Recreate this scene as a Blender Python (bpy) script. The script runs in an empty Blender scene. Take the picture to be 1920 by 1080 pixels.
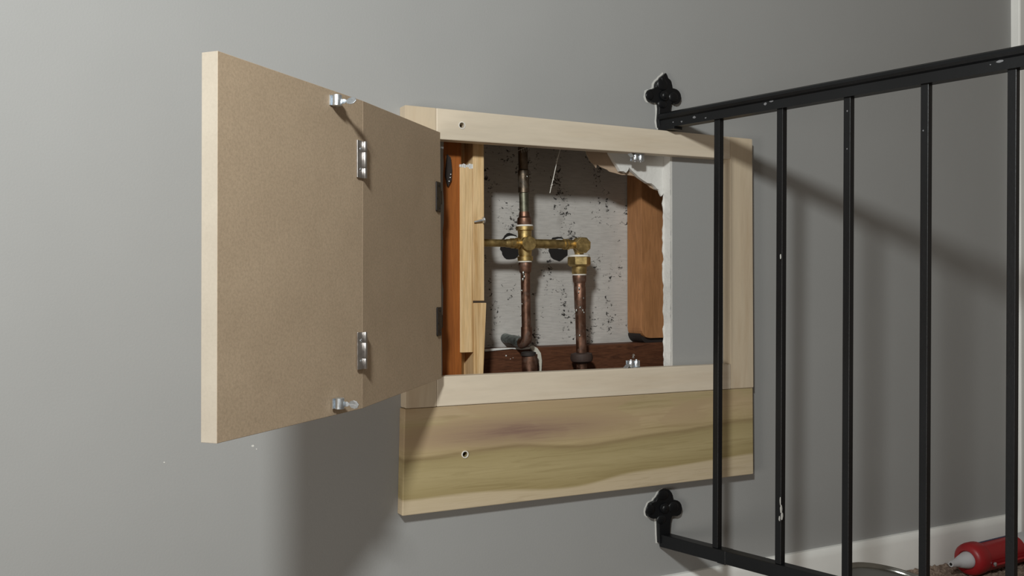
import bpy, bmesh, math, random
from mathutils import Vector, Matrix
from mathutils.geometry import delaunay_2d_cdt

random.seed(4)
SC = bpy.context.scene
COL = SC.collection
V3 = Vector

# ------------------------------------------------------------------ camera
# world: X along the wall, Y into the wall (painted face at y = 0), Z up from the landing carpet; metres
FPX = 1800.0
CAM = V3((-0.45626, -1.17779, 0.49397))
FW = V3((0.46681431, 0.88435379, 0.00166666))
RT = V3((0.88435480, -0.46681108, -0.002))
UP = V3((9.90686546e-04, -2.40754933e-03, 9.99996611e-01))
cam_data = bpy.data.cameras.new('camera')
cam_data.sensor_fit = 'HORIZONTAL'
cam_data.sensor_width = 36.0
cam_data.lens = 36.0 * FPX / 1920.0
cam_data.clip_start = 0.02
cam = bpy.data.objects.new('camera', cam_data)
COL.objects.link(cam)
m = Matrix((RT, UP, -FW)).transposed().to_4x4()
m.translation = CAM
cam.matrix_world = m
SC.camera = cam

# ------------------------------------------------------------------ light, world, exposure
world = bpy.data.worlds.new('world')
SC.world = world
world.use_nodes = True
bg = world.node_tree.nodes['Background']
bg.inputs['Color'].default_value = (1.0, 0.88, 0.74, 1)
bg.inputs['Strength'].default_value = 0.14
ld = bpy.data.lights.new('ceiling_lamp', 'POINT')
ld.energy = 73.0
ld.color = (0.965, 1.0, 0.985)
ld.shadow_soft_size = 0.065
lamp = bpy.data.objects.new('ceiling_lamp', ld)
lamp.location = (-0.69, -1.23, 1.155)
COL.objects.link(lamp)
fl = bpy.data.lights.new('fill_light', 'AREA')  # added soft fill from the side, stands for no known lamp
fl.shape = 'SQUARE'
fl.size = 0.8
fl.energy = 21.0
fl.color = (1.0, 0.95, 0.88)
fill = bpy.data.objects.new('fill_light', fl)
fill.location = (-2.2, -1.35, 0.15)
fill.rotation_euler = V3((2.1, 1.35, 0.3)).to_track_quat('-Z', 'Z').to_euler()
COL.objects.link(fill)
SC.view_settings.view_transform = 'Standard'
SC.view_settings.look = 'None'
SC.view_settings.gamma = 1.0
SC.view_settings.use_curve_mapping = False
SC.view_settings.exposure = 0.0


def at(u, v, y):
    """Point of the plane Y = y seen at photo pixel (u, v)."""
    d = FW + RT * ((u - 960.0) / FPX) + UP * ((540.0 - v) / FPX)
    return CAM + d * ((y - CAM.y) / d.y)


def zc(p):
    return (V3(p) - CAM).dot(FW)


# ------------------------------------------------------------------ materials
def new_mat(name, color, rough=0.6, metal=0.0, spec=0.5):
    mt = bpy.data.materials.new(name)
    mt.use_nodes = True
    b = mt.node_tree.nodes['Principled BSDF']
    b.inputs['Base Color'].default_value = (*color, 1)
    b.inputs['Roughness'].default_value = rough
    b.inputs['Metallic'].default_value = metal
    b.inputs['Specular IOR Level'].default_value = spec
    return mt, mt.node_tree.nodes, mt.node_tree.links, b


def coords(nd, lk, scale=(1, 1, 1), loc=(0, 0, 0)):
    tc = nd.new('ShaderNodeTexCoord')
    mp = nd.new('ShaderNodeMapping')
    mp.inputs['Scale'].default_value = scale
    mp.inputs['Location'].default_value = loc
    lk.new(tc.outputs['Object'], mp.inputs['Vector'])
    return mp.outputs['Vector']


def noise(nd, lk, vec, scale, detail=4, rough=0.55, dist=0.0):
    n = nd.new('ShaderNodeTexNoise')
    n.inputs['Scale'].default_value = scale
    n.inputs['Detail'].default_value = detail
    n.inputs['Roughness'].default_value = rough
    n.inputs['Distortion'].default_value = dist
    lk.new(vec, n.inputs['Vector'])
    return n.outputs['Fac']


def ramp(nd, lk, fac, stops, interp='LINEAR'):
    r = nd.new('ShaderNodeValToRGB')
    r.color_ramp.interpolation = interp
    el = r.color_ramp.elements
    while len(el) < len(stops):
        el.new(0.5)
    for e, (p, c) in zip(el, stops):
        e.position = p
        e.color = (*c, 1) if len(c) == 3 else c
    lk.new(fac, r.inputs['Fac'])
    return r.outputs['Color']


def mixc(nd, lk, fac, a, b, mode='MIX'):
    mx = nd.new('ShaderNodeMix')
    mx.data_type = 'RGBA'
    mx.blend_type = mode
    for sock, val in ((mx.inputs[0], fac), (mx.inputs[6], a), (mx.inputs[7], b)):
        if isinstance(val, (int, float)):
            sock.default_value = val
        elif isinstance(val, tuple):
            sock.default_value = (*val, 1)
        else:
            lk.new(val, sock)
    return mx.outputs[2]


def math_n(nd, lk, op, a, b=0.0, c=None):
    n = nd.new('ShaderNodeMath')
    n.operation = op
    for i, val in enumerate((a, b) if c is None else (a, b, c)):
        if isinstance(val, (int, float)):
            n.inputs[i].default_value = val
        else:
            lk.new(val, n.inputs[i])
    return n.outputs[0]


def bump(nd, lk, bs, h, strength, dist=0.001):
    bp = nd.new('ShaderNodeBump')
    bp.inputs['Strength'].default_value = strength
    bp.inputs['Distance'].default_value = dist
    lk.new(h, bp.inputs['Height'])
    lk.new(bp.outputs['Normal'], bs.inputs['Normal'])


def m_paint(name, col, rough=0.5, bs=260, bstr=0.12, var=0.05, spec=0.5):
    mt, nd, lk, b = new_mat(name, col, rough, spec=spec)
    v = coords(nd, lk)
    big = noise(nd, lk, v, 9, 3)
    lo = tuple(c * (1 - var) for c in col)
    hi = tuple(c * (1 + var) for c in col)
    lk.new(ramp(nd, lk, big, [(0.3, lo), (0.7, hi)]), b.inputs['Base Color'])
    bump(nd, lk, b, noise(nd, lk, v, bs, 2), bstr, 0.0008)
    return mt


def m_wood(name, stops, axis='z', freq=60, stretch=0.06, rough=0.6, dist=0.4, fine=0.25, loc=(0, 0, 0), spec=0.3):
    """Streaked grain running along AXIS."""
    mt, nd, lk, b = new_mat(name, stops[0][1], rough, spec=spec)
    sc = {'x': (stretch, 1, 1), 'y': (1, stretch, 1), 'z': (1, 1, stretch)}[axis]
    v = coords(nd, lk, sc, loc)
    n1 = noise(nd, lk, v, freq, 5, 0.6, dist)
    c1 = ramp(nd, lk, n1, stops)
    n2 = noise(nd, lk, v, freq * 7, 3, 0.6)
    g = ramp(nd, lk, n2, [(0.3, (1 - fine,) * 3), (0.65, (1.0,) * 3)])
    lk.new(mixc(nd, lk, 1.0, c1, g, 'MULTIPLY'), b.inputs['Base Color'])
    bump(nd, lk, b, n2, 0.12, 0.0005)
    return mt


def m_metal(name, col, rough=0.3, var=0.25, scale=90, dirt=None, dthr=0.62):
    mt, nd, lk, b = new_mat(name, col, rough, 1.0)
    v = coords(nd, lk)
    n = noise(nd, lk, v, scale, 5, 0.65)
    c = ramp(nd, lk, n, [(0.3, tuple(x * (1 - var) for x in col)), (0.7, tuple(min(1, x * (1 + var * 0.5)) for x in col))])
    if dirt:
        n2 = noise(nd, lk, v, scale * 0.45, 5, 0.7, 0.5)
        f = ramp(nd, lk, n2, [(dthr - 0.05, (0, 0, 0)), (dthr + 0.05, (1, 1, 1))])
        c = mixc(nd, lk, f, c, dirt)
        lk.new(ramp(nd, lk, n2, [(dthr - 0.05, (1, 1, 1)), (dthr + 0.05, (0.1, 0.1, 0.1))]), b.inputs['Metallic'])
    lk.new(c, b.inputs['Base Color'])
    lk.new(ramp(nd, lk, n, [(0.2, (rough * 0.7,) * 3), (0.8, (min(1, rough * 1.4),) * 3)]), b.inputs['Roughness'])
    bump(nd, lk, b, n, 0.15, 0.0006)
    return mt


WALL = m_paint('grey_wall_paint', (0.330, 0.331, 0.326), 0.6, 420, 0.16, 0.015, 0.25)
WHITE = m_paint('white_trim_paint', (0.86, 0.86, 0.83), 0.4, 180, 0.08, 0.05)
GYPSUM = m_paint('bare_gypsum', (0.72, 0.71, 0.68), 0.95, 220, 0.8, 0.12)
PAPER = m_paint('torn_tan_paper', (0.42, 0.31, 0.22), 0.95, 200, 0.5, 0.2)
LIGHTEDGE = m_paint('bare_white_paint_edge', (0.62, 0.61, 0.58), 0.8, 300, 0.5, 0.15)
BLACK = m_paint('black_iron_paint', (0.0045, 0.005, 0.006), 0.38, 160, 0.25, 0.3, 0.36)
RED = m_paint('red_enamel', (0.33, 0.012, 0.016), 0.42, 120, 0.05, 0.12)
NOZZLE = m_paint('white_plastic', (0.62, 0.62, 0.64), 0.45, 90, 0.02, 0.03)
NAVY = m_paint('navy_print', (0.02, 0.025, 0.09), 0.5, 90, 0.02, 0.03)
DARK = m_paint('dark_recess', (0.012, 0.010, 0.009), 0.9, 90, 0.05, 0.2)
DOORWAYSHADE = m_paint('dark_doorway_shade', (0.06, 0.055, 0.05), 0.6, 90, 0.05, 0.1)  # darkness of the doorway put into the colour
PUTTY = m_paint('dried_white_putty', (0.66, 0.63, 0.54), 0.7, 120, 0.5, 0.12)
CHIP = m_paint('worn_grey_fleck', (0.16, 0.16, 0.17), 0.6, 200, 0.1, 0.2)
TAPE = m_paint('white_thread_tape', (0.75, 0.72, 0.66), 0.7, 200, 0.2, 0.06)
RUBBERSHADOW = m_paint('black_rubber_and_shadow', (0.020, 0.014, 0.012), 0.75, 150, 0.4, 0.4)  # also colours the painted shadow under the wood block
CLAMP = m_paint('dark_pipe_clamp', (0.045, 0.026, 0.02), 0.7, 150, 0.4, 0.3)
HINGEBLACK = m_metal('dark_hinge_metal', (0.055, 0.05, 0.05), 0.45, 0.3, 200)

ZINC = m_metal('zinc_plate', (0.72, 0.76, 0.80), 0.40, 0.15, 150)
NICKEL = m_metal('nickel_hinge', (0.60, 0.57, 0.55), 0.33, 0.12, 150)
TIN = m_metal('tinplate', (0.42, 0.42, 0.39), 0.22, 0.15, 40)
BRASS = m_metal('tarnished_brass', (0.60, 0.44, 0.19), 0.44, 0.35, 120)
COPPER = m_metal('aged_copper', (0.27, 0.150, 0.105), 0.45, 0.45, 70, (0.10, 0.065, 0.05), 0.56)
COPPERDARK = m_metal('blackened_copper', (0.20, 0.155, 0.115), 0.42, 0.5, 70, (0.06, 0.05, 0.04), 0.56)
COPPERGREEN = m_metal('greenish_copper', (0.22, 0.215, 0.16), 0.45, 0.5, 70, (0.07, 0.075, 0.055), 0.55)
VERDIGRIS = m_metal('grey_green_pipe', (0.30, 0.34, 0.33), 0.5, 0.6, 130, (0.03, 0.035, 0.035), 0.55)
SOLDER = m_metal('solder_drips', (0.66, 0.70, 0.68), 0.3, 0.2, 90)

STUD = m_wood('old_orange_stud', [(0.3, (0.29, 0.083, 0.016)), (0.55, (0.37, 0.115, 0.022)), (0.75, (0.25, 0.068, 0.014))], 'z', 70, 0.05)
PINE = m_wood('yellow_pine', [(0.32, (0.72, 0.47, 0.22)), (0.5, (0.84, 0.60, 0.33)), (0.68, (0.59, 0.36, 0.155))], 'z', 90, 0.05, fine=0.2)
BLOCKW = m_wood('brown_block', [(0.3, (0.36, 0.165, 0.066)), (0.55, (0.44, 0.205, 0.085)), (0.75, (0.31, 0.135, 0.052))], 'z', 45, 0.12)
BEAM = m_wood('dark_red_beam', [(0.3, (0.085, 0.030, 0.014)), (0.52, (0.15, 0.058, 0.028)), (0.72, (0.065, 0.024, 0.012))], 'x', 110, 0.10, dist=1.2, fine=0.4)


def m_poplar_light(name, axis, stops):
    return m_wood(name, stops, axis, 26, 0.10, 0.5, 0.8, 0.06)


POPX = m_poplar_light('pale_poplar_along', 'x', [(0.28, (0.63, 0.54, 0.42)), (0.5, (0.69, 0.60, 0.475)), (0.72, (0.61, 0.51, 0.385))])
POPZ = m_poplar_light('pale_poplar_upright', 'z', [(0.28, (0.53, 0.44, 0.325)), (0.5, (0.58, 0.48, 0.35)), (0.72, (0.50, 0.385, 0.265))])


def m_poplar_dark():
    mt, nd, lk, b = new_mat('green_brown_poplar', (0.36, 0.29, 0.17), 0.5, spec=0.35)
    tc = nd.new('ShaderNodeTexCoord')
    sep = nd.new('ShaderNodeSeparateXYZ')
    lk.new(tc.outputs['Object'], sep.inputs[0])
    v = coords(nd, lk, (1.6, 1, 5), (0.4, 0, 0))
    warp = noise(nd, lk, v, 2.0, 1.5, 0.45, 0.2)
    # height through the board, bent a little by slow noise, dipping towards its far end
    z = math_n(nd, lk, 'MULTIPLY_ADD', math_n(nd, lk, 'SUBTRACT', warp, 0.5), 0.05, sep.outputs['Z'])
    z = math_n(nd, lk, 'MULTIPLY_ADD', sep.outputs['X'], -0.022, z)
    zz = math_n(nd, lk, 'DIVIDE', z, 0.16)
    bands = ramp(nd, lk, zz, [(0.0, (0.57, 0.47, 0.325)), (0.115, (0.56, 0.46, 0.31)), (0.145, (0.355, 0.28, 0.135)),
                              (0.30, (0.43, 0.35, 0.185)), (0.40, (0.38, 0.305, 0.155)), (0.435, (0.30, 0.225, 0.115)), (0.455, (0.46, 0.36, 0.20)),
                              (0.60, (0.48, 0.365, 0.22)), (0.70, (0.42, 0.335, 0.185)), (0.80, (0.47, 0.36, 0.225)),
                              (0.97, (0.36, 0.265, 0.16))])
    v2 = coords(nd, lk, (0.7, 1, 16), (3, 0, 1))
    streak = noise(nd, lk, v2, 10, 6, 0.65, 0.9)
    sc = ramp(nd, lk, streak, [(0.28, (0.78, 0.76, 0.70)), (0.5, (1, 1, 1)), (0.75, (0.90, 0.89, 0.84))])
    c = mixc(nd, lk, 1.0, bands, sc, 'MULTIPLY')
    hw = noise(nd, lk, coords(nd, lk, (3.2, 1, 6.5), (1.37, 0, 0.35)), 2.0, 3, 0.5, 0.5)
    up_ = ramp(nd, lk, zz, [(0.42, (0, 0, 0)), (0.60, (1, 1, 1))])
    hm = ramp(nd, lk, hw, [(0.475, (0, 0, 0)), (0.505, (1, 1, 1))])
    hf = math_n(nd, lk, 'MULTIPLY', math_n(nd, lk, 'MULTIPLY', up_, hm), 0.75)
    c = mixc(nd, lk, hf, c, (0.42, 0.31, 0.185))
    # purple-brown mineral stain near the hole
    v3 = coords(nd, lk, (5.0, 1, 40), (-0.17 * 5.0, 0, -0.098 * 40))
    gr = nd.new('ShaderNodeTexGradient')
    gr.gradient_type = 'SPHERICAL'
    lk.new(v3, gr.inputs['Vector'])
    pf = math_n(nd, lk, 'MULTIPLY', gr.outputs['Fac'], math_n(nd, lk, 'MULTIPLY', streak, 1.5))
    c = mixc(nd, lk, pf, c, (0.20, 0.115, 0.10))
    lk.new(c, b.inputs['Base Color'])
    bump(nd, lk, b, streak, 0.05, 0.0005)
    return mt


POPDARK = m_poplar_dark()


def m_mdf(name, col, var):
    mt, nd, lk, b = new_mat(name, col, 0.62, spec=0.3)
    v = coords(nd, lk)
    n1 = noise(nd, lk, v, 420, 3, 0.7)
    n2 = noise(nd, lk, v, 14, 4, 0.55)
    c1 = ramp(nd, lk, n1, [(0.30, tuple(x * (1 - var) for x in col)), (0.55, col), (0.8, tuple(x * (1 + var * 0.7) for x in col))])
    c2 = ramp(nd, lk, n2, [(0.3, (0.93, 0.92, 0.91)), (0.7, (1.04, 1.04, 1.04))])
    lk.new(mixc(nd, lk, 1.0, c1, c2, 'MULTIPLY'), b.inputs['Base Color'])
    bump(nd, lk, b, n1, 0.06, 0.0004)
    return mt


MDF = m_mdf('brown_fibreboard', (0.555, 0.425, 0.295), 0.16)
MDFEDGE = m_mdf('pale_fibreboard_edge', (0.435, 0.385, 0.315), 0.05)


def m_backboard():
    mt, nd, lk, b = new_mat('speckled_plaster', (0.5, 0.49, 0.47), 0.85)
    v = coords(nd, lk)
    big = noise(nd, lk, v, 12, 4, 0.6)
    base = ramp(nd, lk, big, [(0.3, (0.50, 0.475, 0.445)), (0.7, (0.60, 0.57, 0.535))])
    lines = noise(nd, lk, coords(nd, lk, (0.12, 1, 1)), 420, 2, 0.5)
    base = mixc(nd, lk, 1.0, base, ramp(nd, lk, lines, [(0.35, (0.88, 0.88, 0.88)), (0.6, (1, 1, 1))]), 'MULTIPLY')
    sp = noise(nd, lk, coords(nd, lk, (0.8, 1, 1.15), (0.7, 0, 0.2)), 165, 4, 0.72, 0.6)
    col = noise(nd, lk, coords(nd, lk, (1.0, 1, 0.45), (0.31, 0, 0.15)), 26, 3, 0.6)
    f = math_n(nd, lk, 'ADD', sp, math_n(nd, lk, 'MULTIPLY', math_n(nd, lk, 'SUBTRACT', col, 0.5), 0.70))
    mask = ramp(nd, lk, f, [(0.630, (0, 0, 0)), (0.665, (1, 1, 1))])
    lk.new(mixc(nd, lk, mask, base, (0.035, 0.032, 0.03)), b.inputs['Base Color'])
    bump(nd, lk, b, math_n(nd, lk, 'SUBTRACT', lines, f), 0.25, 0.0008)
    return mt


BACKBOARD = m_backboard()


def m_carpet():
    mt, nd, lk, b = new_mat('brown_carpet', (0.22, 0.16, 0.12), 0.95, spec=0.1)
    v = coords(nd, lk)
    n1 = noise(nd, lk, v, 260, 4, 0.7)
    c = ramp(nd, lk, n1, [(0.28, (0.10, 0.075, 0.06)), (0.5, (0.24, 0.18, 0.14)), (0.72, (0.40, 0.31, 0.25))])
    lk.new(c, b.inputs['Base Color'])
    return mt


CARPET = m_carpet()


# ------------------------------------------------------------------ object helpers
def worldpos(o):
    p = V3((0, 0, 0))
    while o:
        p = p + o.location
        o = o.parent
    return p


def obj(name, bm, mat, parent=None, origin=None, label=None, cat=None, kind=None, group=None, bevel=0.0, smooth=None, segs=2):
    """One mesh object from a bmesh whose vertices are in world coordinates."""
    me = bpy.data.meshes.new(name)
    o = bpy.data.objects.new(name, me)
    COL.objects.link(o)
    base = worldpos(parent) if parent else V3((0, 0, 0))
    org = V3(origin) if origin else base
    if parent:
        o.parent = parent
    o.location = org - base
    bmesh.ops.recalc_face_normals(bm, faces=bm.faces)
    for vtx in bm.verts:
        vtx.co -= org
    bm.to_mesh(me)
    bm.free()
    for mt in (mat if isinstance(mat, (list, tuple)) else [mat]):
        me.materials.append(mt)
    if smooth is not None:
        me.polygons.foreach_set('use_smooth', [True] * len(me.polygons))
        me.set_sharp_from_angle(angle=math.radians(smooth))
    if bevel:
        bv = o.modifiers.new('bevel', 'BEVEL')
        bv.width = bevel
        bv.segments = segs
        bv.limit_method = 'ANGLE'
        bv.angle_limit = math.radians(40)
    if label:
        o['label'] = label
    if cat:
        o['category'] = cat
    if kind:
        o['kind'] = kind
    if group:
        o['group'] = group
    return o


def thing(name, label, cat, loc, group=None):
    o = bpy.data.objects.new(name, None)
    o.empty_display_size = 0.05
    COL.objects.link(o)
    o.location = loc
    o['label'] = label
    o['category'] = cat
    if group:
        o['group'] = group
    return o


def BM():
    return bmesh.new()


def hexa(bm, p):
    """Eight corners: bottom loop then top loop."""
    vs = [bm.verts.new(V3(q)) for q in p]
    for f in ((0, 1, 2, 3), (4, 5, 6, 7), (0, 1, 5, 4), (1, 2, 6, 5), (2, 3, 7, 6), (3, 0, 4, 7)):
        bm.faces.new([vs[i] for i in f])
    return vs


def box(bm, x0, x1, y0, y1, z0, z1):
    return hexa(bm, [(x0, y0, z0), (x1, y0, z0), (x1, y1, z0), (x0, y1, z0), (x0, y0, z1), (x1, y0, z1), (x1, y1, z1), (x0, y1, z1)])


def obox(bm, c, ax, ay, az, hx, hy, hz):
    c, ax, ay, az = V3(c), V3(ax), V3(ay), V3(az)
    P = []
    for sz in (-1, 1):
        for sx, sy in ((-1, -1), (1, -1), (1, 1), (-1, 1)):
            P.append(c + ax * hx * sx + ay * hy * sy + az * hz * sz)
    return hexa(bm, P)


def slab(bm, outer, holes, y0, y1, front_only=False):
    """Extrude a polygon of (x, z) points with holes from y0 to y1."""
    loops = [outer] + list(holes)
    pts, edges = [], []
    for lp in loops:
        s = len(pts)
        pts += [V3((p[0], p[1])) .to_2d() for p in lp]
        edges += [(s + i, s + (i + 1) % len(lp)) for i in range(len(lp))]
    vo, eo, fo, *_ = delaunay_2d_cdt(pts, edges, [], 0, 1e-7)

    def inside(c, lp):
        r = False
        for i in range(len(lp)):
            (xa_, za_), (xb_, zb_) = lp[i][:2], lp[i - 1][:2]
            if (za_ > c.y) != (zb_ > c.y) and c.x < (xb_ - xa_) * (c.y - za_) / (zb_ - za_) + xa_:
                r = not r
        return r
    keep = []
    for f in fo:
        c = (vo[f[0]] + vo[f[1]] + vo[f[2]]) / 3
        if inside(c, outer) and not any(inside(c, h) for h in holes):
            keep.append(f)
    fo = keep
    used = sorted({i for f in fo for i in f})
    mp_ = {i: j for j, i in enumerate(used)}
    vo = [vo[i] for i in used]
    fo = [[mp_[i] for i in f] for f in fo]
    f_ = [bm.verts.new((p.x, y0, p.y)) for p in vo]
    for f in fo:
        bm.faces.new([f_[i] for i in f])
    if front_only:
        return
    b_ = [bm.verts.new((p.x, y1, p.y)) for p in vo]
    for f in fo:
        bm.faces.new([b_[i] for i in reversed(f)])
    cnt = {}
    for f in fo:
        for i in range(len(f)):
            k = tuple(sorted((f[i], f[(i + 1) % len(f)])))
            cnt[k] = cnt.get(k, 0) + 1
    for (a, c), n in cnt.items():
        if n == 1:
            bm.faces.new((f_[a], f_[c], b_[c], b_[a]))


def frame_of(d):
    d = V3(d).normalized()
    a = V3((0, 0, 1)) if abs(d.z) < 0.9 else V3((1, 0, 0))
    e1 = d.cross(a).normalized()
    return d, e1, d.cross(e1).normalized()


def lathe(bm, p0, d, prof, n=24, caps=True, rot=0.0, ref=None):
    """Turn PROF [(distance along d, radius)] about the axis p0 + t d."""
    p0 = V3(p0)
    d, e1, e2 = frame_of(d)
    rings = []
    for t, r in prof:
        rings.append([bm.verts.new(p0 + d * t + (e1 * math.cos(rot + 2 * math.pi * k / n) + e2 * math.sin(rot + 2 * math.pi * k / n)) * r) for k in range(n)])
    for A, B in zip(rings, rings[1:]):
        for k in range(n):
            bm.faces.new((A[k], A[(k + 1) % n], B[(k + 1) % n], B[k]))
    if caps:
        bm.faces.new(list(reversed(rings[0])))
        bm.faces.new(rings[-1])


def tube(bm, path, r, n=12, caps=True):
    path = [V3(p) for p in path]
    rad = r if isinstance(r, (list, tuple)) else [r] * len(path)
    rings, e1 = [], None
    for i, p in enumerate(path):
        d = (path[min(i + 1, len(path) - 1)] - path[max(i - 1, 0)]).normalized()
        if e1 is None:
            _, e1, _ = frame_of(d)
        e1 = (e1 - d * e1.dot(d)).normalized()
        e2 = d.cross(e1)
        rings.append([bm.verts.new(p + (e1 * math.cos(2 * math.pi * k / n) + e2 * math.sin(2 * math.pi * k / n)) * rad[i]) for k in range(n)])
    for A, B in zip(rings, rings[1:]):
        for k in range(n):
            bm.faces.new((A[k], A[(k + 1) % n], B[(k + 1) % n], B[k]))
    if caps:
        bm.faces.new(list(reversed(rings[0])))
        bm.faces.new(rings[-1])


def xz(p):
    return (p.x, p.z)


def ring_pts(x, z, r, n=18, rz=None):
    return [(x + r * math.cos(2 * math.pi * k / n), z + (rz or r) * math.sin(2 * math.pi * k / n)) for k in range(n)]


def ragged(p, q, n, amp):
    """Points from p to q (q left out) with a jagged offset."""
    out = []
    L = math.hypot(q[0] - p[0], q[1] - p[1])
    nx, nz = -(q[1] - p[1]) / L, (q[0] - p[0]) / L
    for i in range(n):
        t = i / n
        a = 0 if i == 0 else random.uniform(-amp, amp)
        out.append((p[0] + (q[0] - p[0]) * t + nx * a, p[1] + (q[1] - p[1]) * t + nz * a))
    return out


# ------------------------------------------------------------------ setting: wall, floor, baseboard, door casing
HX0, HX1, HZ0, HZ1 = 0.0600, 0.4378, 0.3640, 0.7000
left_edge = ragged((HX0 + 0.003, HZ1), (HX0 - 0.001, HZ0), 26, 0.0011)
right_edge = ragged((HX1, HZ0), (HX1, HZ1), 30, 0.0008)
hole = left_edge + [(HX0 - 0.001, HZ0)] + right_edge[1:] + [(HX1, HZ1)]
bm = BM()
slab(bm, [(-2.2, -1.2), (1.262, -1.2), (1.262, 2.2), (-2.2, 2.2)], [hole], 0.0, 0.016)
bm.normal_update()
for f in bm.faces:
    if abs(f.normal.y) < 0.5:
        f.material_index = 1
wall = obj('wall_back', bm, [WALL, GYPSUM], kind='structure')

# exposed gypsum along the saw cut and the broken corner, with torn paper below it (pieces of the wall)
re2 = ragged((0.4372, 0.36), (0.4362, 0.652), 44, 0.0015)
edge_out = [(0.4405, 0.36)] + [(0.4405, 0.705)] + [(0.4360, 0.705)] + list(reversed(re2))
bm = BM()
slab(bm, edge_out, [], 0.0162, 0.0178)
obj('gypsum_edge', bm, GYPSUM, wall, label='broken white plasterboard edge')
bm = BM()
lump = ragged((HX1 + 0.0002, HZ0), (HX1 + 0.0002, HZ1), 60, 0.0012)
slab(bm, [(HX1 + 0.0035, HZ0)] + [(HX1 + 0.0035, HZ1)] + list(reversed(lump)), [], -0.0004, 0.0005)
obj('paint_edge', bm, LIGHTEDGE, wall, label='white chipped edge of the grey paint')
white_px = [(1140, 262), (1143, 287), (1152, 303), (1158, 312), (1163, 321), (1169, 321), (1174, 324), (1178, 319), (1180, 314), (1186, 321), (1193, 327),
            (1199, 333), (1206, 338), (1214, 343), (1222, 344), (1228, 349), (1232, 354), (1238, 357), (1244, 358), (1246, 356), (1252, 352), (1254, 262)]
bm = BM()
slab(bm, [xz(at(u, v, 0.0170)) for u, v in white_px], [], 0.0170, 0.0235)
obj('broken_gypsum', bm, GYPSUM, wall, label='white broken plasterboard corner')
tan_px = [(1096, 262), (1100, 288), (1107, 302), (1113, 308), (1118, 315), (1119, 307), (1126, 313), (1138, 318), (1143, 322), (1152, 324), (1162, 327), (1167, 328), (1176, 328),
          (1189, 330), (1197, 335), (1203, 337), (1208, 343), (1214, 346), (1220, 352), (1226, 355), (1232, 357), (1240, 358), (1250, 352), (1254, 262)]
bm = BM()
slab(bm, [xz(at(u, v, 0.0245)) for u, v in tan_px], [], 0.0245, 0.0262)
obj('torn_paper', bm, PAPER, wall, label='tan torn paper backing')
bm = BM()
slab(bm, [xz(at(u, v, 0.0160)) for u, v in [(1235, 354), (1243, 354), (1245, 362), (1240, 368), (1237, 362)]], [], 0.0155, 0.0190)
obj('paper_flap', bm, GYPSUM, wall)
for (u, v, w, h) in [(474, 836, 2.6, 2), (481, 842, 1.2, 1.2), (308, 867, 1.6, 1.4), (1690, 1000, 1.4, 1.2)]:
    p = at(u, v, 0)
    bm = BM()
    slab(bm, ring_pts(p.x, p.z, w * zc(p) / FPX, 8, h * zc(p) / FPX), [], -0.0004, 0.0)
    obj('paint_speck', bm, LIGHTEDGE, wall)

# carpeted landing (stops short of the stairwell under the railing)
bm = BM()
nx, ny = 150, 110
gx0, gx1, gy0, gy1 = 0.425, 1.50, -0.62, -0.011
grid = []
for j in range(ny + 1):
    row = []
    for i in range(nx + 1):
        x = gx0 + (gx1 - gx0) * i / nx
        y = gy0 + (gy1 - gy0) * j / ny
        row.append(bm.verts.new((x + random.uniform(-.002, .002), y if j in (0, ny) else y + random.uniform(-.002, .002), random.uniform(-0.004, 0.003))))
    grid.append(row)
for j in range(ny):
    for i in range(nx):
        bm.faces.new((grid[j][i], grid[j][i + 1], grid[j + 1][i + 1], grid[j + 1][i]))
box(bm, 0.425, 2.2, -1.6, 0.0, -0.20, -0.006)
obj('floor', bm, CARPET, kind='structure')

bm = BM()
prof = [(0.0, -0.01), (-0.0105, -0.01), (-0.0105, 0.048), (-0.0088, 0.056), (-0.005, 0.0605), (0.0, 0.0612)]
A = [bm.verts.new((0.395, y, z)) for y, z in prof]
Bv = [bm.verts.new((1.2465, y, z)) for y, z in [(y, z + (0.0035 if z > 0 else 0)) for y, z in prof]]
for k in range(len(prof)):
    bm.faces.new((A[k], A[(k + 1) % 6], Bv[(k + 1) % 6], Bv[k]))
bm.faces.new(A)
bm.faces.new(list(reversed(Bv)))
obj('baseboard_back', bm, WHITE, kind='structure', smooth=30)
bm = BM()
box(bm, 1.2465, 1.2625, -0.018, 0.03, -0.004, 2.2)
obj('trim_1', bm, WHITE, kind='structure', bevel=0.003)
bm = BM()
box(bm, 1.2625, 2.2, 0.03, 0.065, -0.004, 2.2)  # slab coloured near-black to paint in the unlit doorway
d1 = obj('door_1', bm, DOORWAYSHADE, kind='structure')

# ------------------------------------------------------------------ inside the wall
bm = BM()
box(bm, -1.20, 1.255, 0.130, 0.142, -0.60, 2.20)
inner = obj('wall_inner', bm, BACKBOARD, kind='structure', origin=(0.0, 0.130, 0.20))
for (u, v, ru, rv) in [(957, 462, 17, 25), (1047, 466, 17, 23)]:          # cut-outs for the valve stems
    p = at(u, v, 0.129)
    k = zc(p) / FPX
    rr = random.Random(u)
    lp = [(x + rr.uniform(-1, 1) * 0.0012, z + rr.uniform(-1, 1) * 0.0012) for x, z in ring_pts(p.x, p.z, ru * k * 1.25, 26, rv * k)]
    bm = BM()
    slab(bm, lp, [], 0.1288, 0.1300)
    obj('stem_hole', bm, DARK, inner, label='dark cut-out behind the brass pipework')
    lp2 = [(x, z) for x, z in ring_pts(p.x + 0.002, p.z + rv * k * 0.38, ru * k * 0.95, 18, rv * k * 0.42)]
    bm = BM()
    slab(bm, lp2, [], 0.1272, 0.1288)
    obj('broken_plaster', bm, GYPSUM, inner)

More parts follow.
